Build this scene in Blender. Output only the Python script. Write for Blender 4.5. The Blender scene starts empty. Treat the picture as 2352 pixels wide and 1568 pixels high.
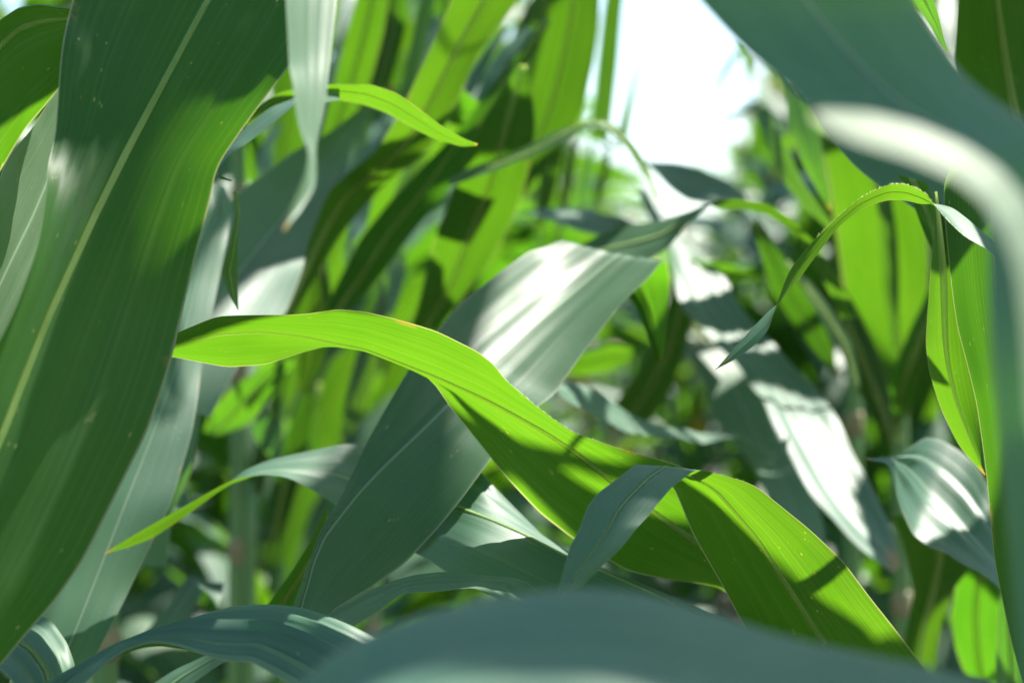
import bpy, math, random
import numpy as np
from mathutils import Vector, Matrix
from mathutils.bvhtree import BVHTree

sc = bpy.context.scene
COL = sc.collection
R = math.radians

# ---------------------------------------------------------------- camera
CAM_Z = 1.2
FPX = 2352 * 50 / 22.3                       # focal length in units of a 2352 px wide frame
cam = bpy.data.cameras.new("camera")
cam.lens = 50; cam.sensor_width = 22.3; cam.sensor_fit = 'HORIZONTAL'
cam.clip_start = 0.05; cam.clip_end = 500
cam.dof.use_dof = True; cam.dof.focus_distance = 0.92; cam.dof.aperture_fstop = 5.6
cam_o = bpy.data.objects.new("camera", cam); COL.objects.link(cam_o)
cam_o.location = (0, 0, CAM_Z); cam_o.rotation_euler = (R(90), 0, 0)
sc.camera = cam_o

# ---------------------------------------------------------------- light
SUN = np.array([0.42, 0.40, 0.82]); SUN /= np.linalg.norm(SUN)
EXPOSURE = 1.7
world = bpy.data.worlds.new("World"); sc.world = world; world.use_nodes = True
wn = world.node_tree.nodes; wl = world.node_tree.links
sky = wn.new("ShaderNodeTexSky"); sky.sky_type = 'NISHITA'; sky.sun_disc = False
sky.dust_density = 0.6; sky.sun_elevation = math.asin(SUN[2]); sky.sun_rotation = math.atan2(SUN[0], SUN[1])
bg = wn["Background"]; bg.inputs[1].default_value = 0.10
wl.new(sky.outputs[0], bg.inputs[0])
sl = bpy.data.lights.new("sun", 'SUN'); sl.energy = 5.0; sl.angle = R(0.53); sl.color = (1.0, 0.95, 0.86)
so = bpy.data.objects.new("sun", sl); COL.objects.link(so); so.location = (2, 2, 6)
so.rotation_euler = Vector(-SUN).to_track_quat('-Z', 'Y').to_euler()
sc.view_settings.view_transform = 'Standard'; sc.view_settings.look = 'None'
sc.view_settings.exposure = EXPOSURE; sc.view_settings.gamma = 1
sc.cycles.use_denoising = True
sc.cycles.max_bounces = 10; sc.cycles.diffuse_bounces = 5; sc.cycles.glossy_bounces = 3
sc.cycles.transmission_bounces = 8; sc.cycles.caustics_reflective = False
sc.cycles.sample_clamp_indirect = 6

# ---------------------------------------------------------------- materials
def newmat(name):
    m = bpy.data.materials.new(name); m.use_nodes = True
    nt = m.node_tree
    for n in list(nt.nodes): nt.nodes.remove(n)
    return m, nt

class NB:                                     # small node helper
    def __init__(s, nt): s.nt = nt
    def n(s, t, **kw):
        x = s.nt.nodes.new(t)
        for k, v in kw.items(): setattr(x, k, v)
        return x
    def link(s, a, b): s.nt.links.new(a, b)
    def math(s, op, a, b=None, clamp=False):
        x = s.n("ShaderNodeMath", operation=op, use_clamp=clamp)
        for i, v in enumerate((a, b)):
            if v is None: continue
            if isinstance(v, (int, float)): x.inputs[i].default_value = v
            else: s.link(v, x.inputs[i])
        return x.outputs[0]
    def mix(s, f, a, b):
        x = s.n("ShaderNodeMix", data_type='RGBA')
        for i, v in ((0, f), (6, a), (7, b)):
            if isinstance(v, (int, float)): x.inputs[i].default_value = v
            elif isinstance(v, tuple): x.inputs[i].default_value = (*v, 1)
            else: s.link(v, x.inputs[i])
        return x.outputs[2]
    def ramp(s, v, a, b):                      # linear 0..1 between a and b, clamped
        x = s.n("ShaderNodeMapRange"); x.clamp = True
        s.link(v, x.inputs[0]); x.inputs[1].default_value = a; x.inputs[2].default_value = b
        return x.outputs[0]
    def noise(s, vec, scale=1, detail=2, rough=.5):
        x = s.n("ShaderNodeTexNoise"); s.link(vec, x.inputs['Vector'])
        x.inputs['Scale'].default_value = scale; x.inputs['Detail'].default_value = detail
        x.inputs['Roughness'].default_value = rough
        return x.outputs[0]
    def vec(s, x, y, z=0.0):
        c = s.n("ShaderNodeCombineXYZ")
        for i, v in enumerate((x, y, z)):
            if isinstance(v, (int, float)): c.inputs[i].default_value = v
            else: s.link(v, c.inputs[i])
        return c.outputs[0]

def leaf_material(name, rib=False):
    m, nt = newmat(name); b = NB(nt)
    uv = b.n("ShaderNodeUVMap"); uv.uv_map = "UVMap"
    sep = b.n("ShaderNodeSeparateXYZ"); b.link(uv.outputs[0], sep.inputs[0])
    u, v = sep.outputs[0], sep.outputs[1]
    oi = b.n("ShaderNodeObjectInfo"); rnd = oi.outputs['Random']
    seed = b.math('MULTIPLY', rnd, 37.0)
    c = b.math('ABSOLUTE', b.math('SUBTRACT', b.math('MULTIPLY', u, 2.0), 1.0))   # 0 midrib .. 1 edge
    geo = b.n("ShaderNodeNewGeometry"); back = geo.outputs['Backfacing']
    at = b.n("ShaderNodeAttribute"); at.attribute_name = "tip"; tip = at.outputs['Fac']
    # veins: coarse laterals, fine parallels, both running along the leaf
    vc = b.noise(b.vec(b.math('MULTIPLY', u, 18.0), b.math('MULTIPLY', v, 0.8), seed), 1, 1)
    vf = b.noise(b.vec(b.math('MULTIPLY', u, 130.0), b.math('MULTIPLY', v, 2.5), seed), 1, 2)
    wv = b.math('SINE', b.math('ADD', b.math('MULTIPLY', u, 2*math.pi*13), b.math('MULTIPLY', vc, 7.0)))
    line = b.math('POWER', b.math('ABSOLUTE', wv), 0.22)                            # narrow pale laterals where 0
    line = b.math('MULTIPLY', b.math('SUBTRACT', 1.0, line, True), b.ramp(b.noise(b.vec(b.math('MULTIPLY', u, 14.0), b.math('MULTIPLY', v, 6.0), b.math('ADD', seed, 2.0)), 1, 1), .3, .6))
    patch = b.noise(b.vec(b.math('MULTIPLY', u, 2.5), b.math('MULTIPLY', v, 14.0), seed), 1, 3)
    # pale specks and scratches
    sp = b.n("ShaderNodeTexVoronoi"); sp.feature = 'F1'
    b.link(b.vec(b.math('MULTIPLY', u, 30.0), b.math('MULTIPLY', v, 160.0), seed), sp.inputs['Vector'])
    sp.inputs['Scale'].default_value = 1.0
    spd = sp.outputs['Distance']
    gate = b.ramp(b.noise(b.vec(b.math('MULTIPLY', u, 9.0), b.math('MULTIPLY', v, 60.0), seed), 1, 1), .61, .70)
    speck = b.math('MULTIPLY', b.math('SUBTRACT', 1.0, b.ramp(spd, .10, .2), True), gate)
    blot = b.ramp(b.noise(b.vec(b.math('MULTIPLY', u, 6.0), b.math('MULTIPLY', v, 45.0), b.math('ADD', seed, 9.0)), 1, 3, .6), .71, .76)
    speck = b.math('MAXIMUM', speck, b.math('MULTIPLY', blot, .6))
    mid = b.math('SUBTRACT', 1.0, b.ramp(c, 0.010, 0.034), True)
    edge = b.ramp(c, 0.978, 0.995)
    # upper side: waxy blue green; under side: plainer green
    cs = b.n('ShaderNodeSeparateColor'); b.link(oi.outputs['Color'], cs.inputs[0])       # per blade: light let through, wax bloom, lack of pale tint painted as sunlight
    top = b.mix(patch, (0.080, 0.188, 0.132), (0.126, 0.252, 0.178))
    top = b.mix(cs.outputs[1], b.mix(patch, (0.030, 0.085, 0.035), (0.052, 0.125, 0.050)), top)
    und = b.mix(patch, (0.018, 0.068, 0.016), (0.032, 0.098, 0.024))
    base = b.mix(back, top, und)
    base = b.mix(cs.outputs[2], (0.36, 0.38, 0.24), base)  # pale colour painted in for sunlight on some blades
    base = b.mix(b.math('MULTIPLY', vf, .35), base, (0.03, 0.07, 0.03))
    base = b.mix(b.math('MULTIPLY', line, .16), base, (0.22, 0.30, 0.16))
    base = b.mix(b.math('MULTIPLY', mid, .8), base, (0.24, 0.34, 0.23))
    base = b.mix(b.math('MULTIPLY', edge, .6), base, (0.34, 0.38, 0.26))
    base = b.mix(b.math('MULTIPLY', speck, .7), base, (0.36, 0.33, 0.14))
    tipf = b.ramp(b.math('ADD', tip, b.math('MULTIPLY', b.math('SUBTRACT', patch, .5), .10)), 0.965, 1.0)
    base = b.mix(tipf, base, (0.32, 0.22, 0.08))
    sear = b.math('MULTIPLY', b.ramp(c, .90, .985), b.ramp(b.noise(b.vec(b.math('MULTIPLY', u, 3.0), b.math('MULTIPLY', v, 32.0), b.math('ADD', seed, 5.0)), 1, 4, .65), .60, .68))
    base = b.mix(b.math('MULTIPLY', sear, .75), base, (0.30, 0.20, 0.08))
    # transmitted colour
    tr = b.mix(patch, (0.085, 0.29, 0.006), (0.17, 0.42, 0.010))
    tr = b.mix(b.math('MULTIPLY', vf, .45), tr, (0.06, 0.27, 0.004))
    tr = b.mix(b.math('MULTIPLY', line, .22), tr, (0.60, 0.72, 0.10))
    tr = b.mix(b.math('MULTIPLY', mid, .85), tr, (0.50, 0.66, 0.18))
    tr = b.mix(b.math('MULTIPLY', edge, .7), tr, (0.75, 0.65, 0.25))
    tr = b.mix(b.math('MULTIPLY', speck, .7), tr, (0.75, 0.75, 0.10))
    tr = b.mix(b.math('MULTIPLY', sear, .75), tr, (0.5, 0.32, 0.05))
    tr = b.mix(tipf, tr, (0.6, 0.35, 0.04))
    hs = b.n("ShaderNodeHueSaturation"); b.link(tr, hs.inputs['Color'])
    b.link(b.math('ADD', b.math('MULTIPLY', rnd, .02), .49), hs.inputs['Hue'])
    b.link(cs.outputs[0], hs.inputs['Value'])
    # relief
    h = b.math('ADD', b.math('MULTIPLY', vc, 0.6), b.math('MULTIPLY', vf, .25))
    h = b.math('SUBTRACT', h, b.math('MULTIPLY', line, .05))
    bp = b.n("ShaderNodeBump"); bp.inputs['Strength'].default_value = .16; bp.inputs['Distance'].default_value = .0022
    b.link(h, bp.inputs['Height'])
    p = b.n("ShaderNodeBsdfPrincipled"); b.link(base, p.inputs['Base Color'])
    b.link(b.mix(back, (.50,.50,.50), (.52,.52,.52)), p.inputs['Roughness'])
    p.inputs['IOR'].default_value = 1.45
    blotch = b.ramp(b.noise(b.vec(b.math('MULTIPLY', u, 5.0), b.math('MULTIPLY', v, 30.0), b.math('ADD', seed, 3.0)), 1, 4, .65), .3, .7)
    b.link(b.mix(back, b.mix(blotch, (.42,.42,.42), (.75,.75,.75)), b.mix(blotch, (.14,.14,.14), (.28,.28,.28))), p.inputs['Specular IOR Level'])
    b.link(bp.outputs[0], p.inputs['Normal'])
    t = b.n("ShaderNodeBsdfTranslucent"); b.link(hs.outputs[0], t.inputs['Color']); b.link(bp.outputs[0], t.inputs['Normal'])
    mx = b.n("ShaderNodeMixShader"); mx.inputs[0].default_value = .40
    b.link(p.outputs[0], mx.inputs[1]); b.link(t.outputs[0], mx.inputs[2])
    o = b.n("ShaderNodeOutputMaterial"); b.link(mx.outputs[0], o.inputs[0])
    return m

def simple_material(name, c1, c2, rough=.5, scale=(30, 4), trans=None, bump=.2):
    m, nt = newmat(name); b = NB(nt)
    tc = b.n("ShaderNodeTexCoord"); mp = b.n("ShaderNodeMapping")
    mp.inputs['Scale'].default_value = (scale[0], scale[0], scale[1]); b.link(tc.outputs['Object'], mp.inputs[0])
    nz = b.noise(mp.outputs[0], 1, 4, .6)
    col = b.mix(b.ramp(nz, .3, .7), c1, c2)
    bp = b.n("ShaderNodeBump"); bp.inputs['Strength'].default_value = bump; bp.inputs['Distance'].default_value = .002
    b.link(nz, bp.inputs['Height'])
    p = b.n("ShaderNodeBsdfPrincipled"); b.link(col, p.inputs['Base Color']); p.inputs['Roughness'].default_value = rough
    b.link(bp.outputs[0], p.inputs['Normal'])
    o = b.n("ShaderNodeOutputMaterial")
    if trans:
        t = b.n("ShaderNodeBsdfTranslucent"); t.inputs[0].default_value = (*trans, 1)
        mx = b.n("ShaderNodeMixShader"); mx.inputs[0].default_value = .75
        b.link(p.outputs[0], mx.inputs[1]); b.link(t.outputs[0], mx.inputs[2]); b.link(mx.outputs[0], o.inputs[0])
    else: b.link(p.outputs[0], o.inputs[0])
    return m

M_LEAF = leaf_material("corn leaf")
M_RIB = simple_material("leaf midrib", (.16, .27, .12), (.26, .38, .18), .45, (60, 60), (.85, .95, .45))
M_STALK = simple_material("corn stalk", (.08, .20, .05), (.15, .29, .08), .5, (90, 5))
M_NODE = simple_material("stalk node", (.20, .17, .08), (.34, .32, .14), .6, (60, 60))
M_TASSEL = simple_material("tassel", (.35, .28, .10), (.45, .42, .16), .7, (40, 40), (.5, .45, .1))
M_HAIR = simple_material("leaf edge hair", (.30, .36, .18), (.42, .48, .26), .5, (10, 10), (.5, .6, .25))
M_SOIL = simple_material("soil", (.035, .024, .016), (.075, .052, .035), .95, (14, 14), None, .8)

# ---------------------------------------------------------------- helpers
def link(o, parent=None):
    COL.objects.link(o)
    if parent is not None:
        o.parent = parent
        if parent.type == 'EMPTY': o.matrix_parent_inverse = Matrix.Translation(-parent.location)
    return o

def mesh_obj(name, verts, faces, mat, parent=None, uv=None, tip=None, smooth=True):
    me = bpy.data.meshes.new(name)
    me.from_pydata([tuple(map(float, p)) for p in verts], [], faces)
    if smooth: me.polygons.foreach_set('use_smooth', [True]*len(me.polygons))
    if uv is not None:
        l = me.uv_layers.new(name="UVMap")
        idx = np.empty(len(me.loops), dtype=np.int32); me.loops.foreach_get('vertex_index', idx)
        l.data.foreach_set('uv', np.asarray(uv, dtype=np.float32)[idx].ravel())
    if tip is not None:
        a = me.attributes.new("tip", 'FLOAT', 'POINT'); a.data.foreach_set('value', np.asarray(tip, dtype=np.float32))
    me.materials.append(mat); me.update()
    return link(bpy.data.objects.new(name, me), parent)

def thing(name, label, cat, loc=(0, 0, 0), group=None):
    o = link(bpy.data.objects.new(name, None)); o.location = loc; o.empty_display_size = .05
    o["label"] = label; o["category"] = cat
    if group: o["group"] = group
    return o

def resamp(P, n, index):
    P = np.asarray(P, float)
    if index: s = np.linspace(0, 1, len(P))
    else:
        s = np.r_[0, np.cumsum(np.linalg.norm(np.diff(P, axis=0), axis=1))]; s /= s[-1]
    t = np.linspace(0, 1, n)
    if P.ndim == 1: return np.interp(t, s, P)
    return np.stack([np.interp(t, s, P[:, k]) for k in range(P.shape[1])], 1)

def smooth(A, sig):
    if sig <= 0: return A
    k = int(3*sig)+1; x = np.arange(-k, k+1); g = np.exp(-.5*(x/sig)**2); g /= g.sum()
    if A.ndim == 1: A = A[:, None]; sq = True
    else: sq = False
    pre = 2*A[0]-A[1:k+1][::-1]; post = 2*A[-1]-A[-k-1:-1][::-1]
    B = np.concatenate([pre, A, post])
    out = np.stack([np.convolve(B[:, j], g, 'valid') for j in range(B.shape[1])], 1)
    return out[:, 0] if sq else out

def nrm(a): return a/np.maximum(np.linalg.norm(a, axis=-1, keepdims=True), 1e-9)

def unproj(px, py, d):
    return np.stack([(px-1176)/FPX*d, d, CAM_Z-(py-784)/FPX*d], -1)

def ribbon(L, M, Rr, nu, pleat=0., npl=7, wave=0., seed=0, sharp=.55):
    """surface through left edge, midrib and right edge curves -> grid (n, nu, 3)"""
    n = len(L); u = np.linspace(0, 1, nu)[None, :, None]
    L_, M_, R_ = L[:, None], M[:, None], Rr[:, None]
    quad = L_*(2*(u-.5)*(u-1)) + M_*(4*u*(1-u)) + R_*(2*u*(u-.5))
    lin = np.where(u < .5, L_+(M_-L_)*(2*u), M_+(R_-M_)*(2*u-1))
    G = quad*(1-sharp)+lin*sharp
    du = np.gradient(G, axis=1); dv = np.gradient(G, axis=0)
    N = nrm(np.cross(du, dv))
    rg = np.random.RandomState(seed)
    width = np.linalg.norm(L-M, axis=1)+np.linalg.norm(Rr-M, axis=1)
    amp = np.clip(width/.06, 0, 1)[:, None]
    uu = u[0, :, 0][None, :]
    s = np.r_[0, np.cumsum(np.linalg.norm(np.diff(M, axis=0), axis=1))][:, None]
    if pleat:
        w = np.zeros((n, nu))
        for k in range(3):
            f = npl*(.6+.5*k); w += np.sin(2*np.pi*f*uu+rg.rand()*6+np.sin(s*9+rg.rand()*6)*.6)/(1+k*.6)
        G = G+N*(w*pleat*amp*np.sin(np.pi*uu)**.5)[..., None]
    if wave:
        c = np.abs(2*uu-1)**2.5
        ph = np.where(uu < .5, rg.rand()*6, rg.rand()*6)
        w = np.sin(s*2*np.pi/.11+ph)+.6*np.sin(s*2*np.pi/.063+ph*2)
        G = G+N*(w*c*wave*amp)[..., None]
    return G

def leaf_objects(G, parent, flip, tipend, rib=True, ribw=.0042, label=None, name="leaf", tone=1., wax=1., no_sun_tint=1.):
    n, nu = G.shape[:2]
    mid = G[:, nu//2]
    s = np.r_[0, np.cumsum(np.linalg.norm(np.diff(mid, axis=0), axis=1))]
    uu = np.linspace(0, 1, nu)
    uv = np.stack([np.broadcast_to(uu, (n, nu)), np.broadcast_to(s[:, None], (n, nu))], -1).reshape(-1, 2)
    t = np.linspace(0, 1, n)
    tt = {'e': t, 's': 1-t}.get(tipend, t*0)
    tip = np.repeat(tt, nu)
    i = np.arange(n-1)[:, None]*nu+np.arange(nu-1)[None]
    f = np.stack([i, i+1, i+nu+1, i+nu], -1).reshape(-1, 4)
    if flip: f = f[:, ::-1]
    lo = mesh_obj(name, G.reshape(-1, 3), f.tolist(), M_LEAF, parent, uv, tip)
    lo.color = (tone, wax, no_sun_tint, 1)
    if label: lo["label"] = label
    if rib:
        h = nu//2
        T = nrm(np.gradient(mid, axis=0)); A = nrm(G[:, h+1]-G[:, h-1])
        N = nrm(np.cross(A, T))
        if flip: N = -N                                    # N points to the upper side
        w = ribw*(np.clip(1.05-tt, .1, 1)**.8)[:, None]
        ring = [mid+A*w*a+N*w*b for a, b in ((-.5, -.02), (0, -.03), (.5, -.02), (.33, -.16), (0, -.24), (-.33, -.16))]
        V = np.stack(ring, 1).reshape(-1, 3); k = 6
        F = [[a*k+j, a*k+(j+1) % k, (a+1)*k+(j+1) % k, (a+1)*k+j] for a in range(n-1) for j in range(k)]
        F += [list(range(k))[::-1], [(n-1)*k+j for j in range(k)]]
        mesh_obj("midrib", V, F, M_RIB, lo)
    return lo

def upward(G):
    du = G[1:, 1:]-G[1:, :-1]; dv = G[1:, 1:]-G[:-1, 1:]
    return np.cross(du, dv)

def tube(path, rad, k=10):
    path = np.asarray(path, float); n = len(path)
    T = nrm(np.gradient(path, axis=0)); ref = np.array([1., 0, 0]) if abs(T[0, 0]) < .8 else np.array([0, 1., 0])
    A = nrm(np.cross(T, ref)); B = np.cross(T, A)
    a = np.arange(k)*2*np.pi/k
    V = path[:, None]+(A[:, None]*np.cos(a)[None, :, None]+B[:, None]*np.sin(a)[None, :, None])*np.asarray(rad)[:, None, None]
    F = [[i*k+j, i*k+(j+1) % k, (i+1)*k+(j+1) % k, (i+1)*k+j] for i in range(n-1) for j in range(k)]
    F += [list(range(k))[::-1], [(n-1)*k+j for j in range(k)]]
    return V.reshape(-1, 3), F

def stalk_objects(x, y, parent, z0=0., z1=2.1, r0=.012, r1=.006, nodes=True, seed=0):
    rg = np.random.RandomState(seed); z = np.linspace(z0, z1, 24)
    p = np.stack([x+.006*np.sin(z*3+seed), y+.006*np.cos(z*2.3+seed), z], 1)
    rad = np.interp(z, [z0, z1], [r0, r1])
    V, F = tube(p, rad, 14); st = mesh_obj("stalk", V, F, M_STALK, parent)
    if nodes:
        zz = z0+.1+rg.rand()*.1
        while zz < z1-.1:
            c = np.array([x+.006*math.sin(zz*3+seed), y+.006*math.cos(zz*2.3+seed), zz]); r = np.interp(zz, [z0, z1], [r0, r1])
            dz = np.linspace(-.011, .011, 7)
            V, F = tube(c+np.stack([dz*0, dz*0, dz], 1), r*(1.02+.22*np.cos(dz/.011*np.pi/2)), 14)
            mesh_obj("node", V, F, M_NODE, st); zz += .14+.05*rg.rand()
    return st

# ---------------------------------------------------------------- the setting
def ground():
    n = 60; xs = np.sign(np.linspace(-1, 1, n))*np.abs(np.linspace(-1, 1, n))**2.5*150
    ys = np.sign(np.linspace(-1, 1, n))*np.abs(np.linspace(-1, 1, n))**2.5*150
    rg = np.random.RandomState(3)
    V = [(x, y, rg.rand()*.03) for y in ys for x in xs]
    F = [[j*n+i, j*n+i+1, (j+1)*n+i+1, (j+1)*n+i] for j in range(n-1) for i in range(n-1)]
    o = mesh_obj("ground", V, F, M_SOIL); o["kind"] = "structure"
ground()

# ---------------------------------------------------------------- the corn plants in front, leaf by leaf
PLANTS = {}
TRACED = []                                   # (grid, lit spots) for placing the shading leaves above
def plant(key, x, y, label, z1=2.1, stalk=True, r0=.012, group=None):
    o = thing("corn_plant", label, "corn plant", (x, y, 0), group); PLANTS[key] = (o, x, y)
    if stalk: stalk_objects(x, y, o, 0, z1, r0, .006, True, hash_(key))
    return o
def hash_(k): return sum(ord(c)*(i+3) for i, c in enumerate(k)) % 997

def leaf(key, L, Rr, M=None, D=1.0, T=0., fold=0., side='T', at=.5, tip='e', lit=(), pleat=.0003, npl=7,
         wave=.0010, nu=17, n=70, sm=1.2, index=None, ext=None, extz=-.06, ribw=.0042, label=None, hair=None, sharp=.5, bw=.03, tone=None, dark=(), wax=None, no_sun_tint=1.):
    par, sx, sy = PLANTS[key]
    if index is None: index = len(L) == len(Rr)
    wd = np.linalg.norm(resamp(L, n, index)-resamp(Rr, n, index), axis=1)
    if tip and wd[0 if tip == 's' else -1] > .25*wd.max(): tip = None
    Lp = smooth(resamp(L, n, index), sm); Rp = smooth(resamp(Rr, n, index), sm)
    if M is None: Mp = (Lp+Rp)/2
    else: Mp = smooth(resamp(M, n, index and len(M) == len(L)), sm)
    d = smooth(resamp(np.atleast_1d(D) if np.ndim(D) else [D, D], n, True), 3)
    t = smooth(resamp(T if np.ndim(T) else [T, T], n, True), 3)*.01
    fo = resamp(fold if np.ndim(fold) else [fold, fold], n, True)*.01
    A = unproj(Lp[:, 0], Lp[:, 1], d+t/2); B = unproj(Mp[:, 0], Mp[:, 1], d+fo); C = unproj(Rp[:, 0], Rp[:, 1], d-t/2)
    nv = n
    if ext:                                    # carry the blade on to its stalk, outside the part the photo shows
        def carry(A, B, C):
            p0 = B[0]; t0 = nrm(B[0]-B[3]); q = np.array([sx, sy, p0[2]+extz]); dist = np.linalg.norm(q-p0)
            k = max(6, int(dist/.012)); h = np.linspace(1, 0, k, endpoint=False)[:, None]
            H = (2*h**3-3*h**2+1)*p0+(h**3-2*h**2+h)*t0*dist+(-2*h**3+3*h**2)*q+(h**3-h**2)*nrm(q-p0)*dist
            a0 = A[0]-p0; c0 = C[0]-p0; w = 1-(1-bw/max(np.linalg.norm(a0)+np.linalg.norm(c0), bw))*h
            return np.r_[H+a0*w, A], np.r_[H, B], np.r_[H+c0*w, C]
        if ext == 's': A, B, C = carry(A, B, C)
        else:
            A, B, C = carry(A[::-1], B[::-1], C[::-1]); A, B, C = A[::-1], B[::-1], C[::-1]
        nv = len(A)
    G = ribbon(A, B, C, nu, pleat, npl, wave, hash_(key)+len(TRACED), sharp)
    i = int(at*(n-1))+(nv-n if ext == 's' else 0); h = nu//2; j = nu//4
    N = np.cross(G[i, j+1]-G[i, j], G[min(i+1, nv-1), j]-G[i, j]); view = G[i, j]-np.array([0, 0, CAM_Z])
    flip = (np.dot(N, view) < 0) != (side == 'T')
    lo = leaf_objects(G, par, flip, tip, True, ribw, label, tone=tone if tone else (1. if np.mean(D) < 1.3 else .62+.36*((len(TRACED)*.618) % 1)), wax=wax if wax is not None else (.75 if np.mean(D) < 1.3 else .25+.75*((len(TRACED)*.382+.1) % 1)), no_sun_tint=no_sun_tint)
    if hair:
        e = G[:, 0] if hair[0] == 'L' else G[:, -1]; inn = G[:, 2] if hair[0] == 'L' else G[:, -3]
        V, F = [], []; rg = np.random.RandomState(5)
        for _ in range(hair[3]):
            x = (hair[1]+(hair[2]-hair[1])*rg.rand())*(nv-1); a = int(x); f = x-a
            if a+1 >= nv: continue
            p = e[a]*(1-f)+e[a+1]*f; dr = nrm(nrm(e[a]-inn[a])+rg.randn(3)*.35+np.array([0, 0, .5])); sd = nrm(e[a+1]-e[a])*.00006
            ln = .0006+.0009*rg.rand(); k = len(V)
            V += [p-sd, p+sd, p+dr*ln]; F.append([k, k+1, k+2])
        mesh_obj("edge_hair", V, F, M_HAIR, lo)
    TRACED.append((G, lit, lo, dark))
    return lo

# --- nearest, blurred
plant("G", .30, .50, "corn plant with the big blurred blue green leaf bulging up from the bottom edge", 1.5)
gl = [(480,1780),(690,1568),(760,1500),(830,1458),(900,1422),(1000,1388),(1100,1370),(1200,1363),(1300,1360),(1400,1368),(1500,1385),(1600,1405),(1700,1425),(1800,1450),(1950,1485),(2100,1520),(2260,1560),(2420,1620)]
leaf("G", gl, [(x+60, y+310) for x, y in gl], [(x+20, y+190) for x, y in gl], D=[.47,.48,.48,.49], T=7.5, fold=-.6, tip='s', ext='e', pleat=.0016, npl=4, extz=-.05, wax=1.)
plant("E", .34, .52, "corn plant with the wide blurred grey green leaf at the top right corner", 1.4)
leaf("E", [(1400,-520),(1380,-260),(1480,-150),(1605,0),(1700,105),(1800,185),(1880,262),(1970,312),(2085,342),(2190,390),(2250,448),(2276,530),(2272,680),(2280,850),(2300,1080),(2322,1330),(2350,1640)],
     [(1420,-530),(1800,-320),(2000,-150),(2095,0),(2140,70),(2200,160),(2270,220),(2360,275),(2420,330),(2470,420),(2490,560),(2490,700),(2490,900),(2500,1100),(2510,1300),(2520,1500),(2530,1700)],
     D=[.61,.60,.60,.58,.55,.52,.51,.50,.50,.50], T=[.5,2,2,3,3,2,1,1,0], fold=.4, side='T', at=.35, tip='s', ext='e', extz=-.08, pleat=.0002, wave=.0003, wax=1., no_sun_tint=.97)
plant("W", .33, .41, "corn plant with the narrow cream sunlit leaf across the blurred grey green one", 1.3)
leaf("W", [(1868,258),(1890,252),(1995,258),(2110,286),(2225,335),(2305,390),(2365,465),(2400,570),(2420,720),(2440,900)],
     [(1868,266),(1900,288),(1975,323),(2085,355),(2190,402),(2255,455),(2300,525),(2330,610),(2350,740),(2370,950)],
     D=[.425,.42,.42,.415,.41], T=5, fold=.3, tip='s', ext='e', extz=-.05, lit=[(1950,300,80),(2100,335,80),(2230,420,80),(2310,560,80),(2350,760,110)], pleat=0, wave=.0002, no_sun_tint=.45)
plant("H3", -.17, .60, "corn plant with the pale ragged leaf tip hanging blurred before the large leaf", 1.75, stalk=False)
leaf("H3", [(690,-620),(600,-420),(625,-250),(640,-120),(655,0),(662,155),(680,200),(690,300),(705,350),(700,400),(675,460),(650,525)],
     [(720,-620),(800,-420),(800,-250),(785,-120),(770,0),(758,130),(745,250),(730,330),(729,380),(722,430),(690,485),(655,532)],
     D=[.82,.80,.77,.74,.71,.68,.655,.635], T=[-1,-4,-4,-3.5,-2.5,-1.5,-1,0], fold=.3, lit=[(710,100,90),(700,250,60),(710,380,50),(680,480,50)], wave=.0012, no_sun_tint=.85, wax=.6, tone=1.1)

# --- the large leaf at the left
plant("L1", -.30, .80, "corn plant whose broad dark green leaf with a pale midrib climbs the whole left side", 1.0)
leaf("L1", [(-420,1500),(-330,1330),(-220,1150),(-100,960),(0,795),(40,693),(73,605),(88,530),(113,400),(128,293),(143,110),(161,18),(200,-100),(290,-250),(420,-400),(700,-640)],
     [(-120,1640),(-10,1530),(120,1400),(190,1290),(260,1150),(330,1005),(398,810),(437,670),(470,510),(494,385),(565,285),(655,165),(720,60),(790,-100),(850,-260),(780,-660)],
     [(-250,1600),(-200,1480),(-130,1290),(-60,1130),(0,1010),(50,880),(110,730),(160,620),(215,500),(290,350),(360,220),(430,90),(500,-40),(590,-200),(690,-370),(742,-650)],
     D=[.748,.758,.774,.787,.797,.808,.821,.83,.84,.853,.8635,.874,.885,.899,.913,.935], T=[-7,-7,-7,-7,-7,-7,-7,-6,-4,-1,1,3,3,3,3,.5], fold=[-1.2,-1.2,-1,-.8,-.6], side='U', nu=25, n=90, ext='s', extz=-.05, ribw=.0055,
     lit=[(570,180,42),(480,280,40),(630,110,35),(600,50,35),(520,70,30),(430,150,22),(340,60,22),(400,520,45),(330,600,50),(290,720,45),(85,680,30),(50,740,40),(20,830,30),(230,660,25),(190,720,22)], dark=[(270,300,80),(160,950,90),(250,1000,90),(250,150,50),(150,1200,120)], pleat=.00035, npl=9)
plant("L2", -.36, .98, "corn plant with the arching leaf in the top left corner", 1.2)
leaf("L2", [(-160,260),(-80,110),(0,40),(40,22),(85,17),(125,22),(165,25),(240,40),(330,80)],
     [(-220,640),(-130,560),(-40,450),(0,395),(50,305),(95,250),(140,190),(240,130),(330,100)],
     [(-190,420),(-80,230),(0,105),(45,65),(90,50),(130,45),(165,42),(240,60),(330,90)], D=[.99,.97,.96,.95,.95], T=-3, fold=-.8, side='U', ext='s', n=60,
     lit=[(60,115,28),(120,150,28),(110,60,15)], pleat=.0006)
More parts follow.
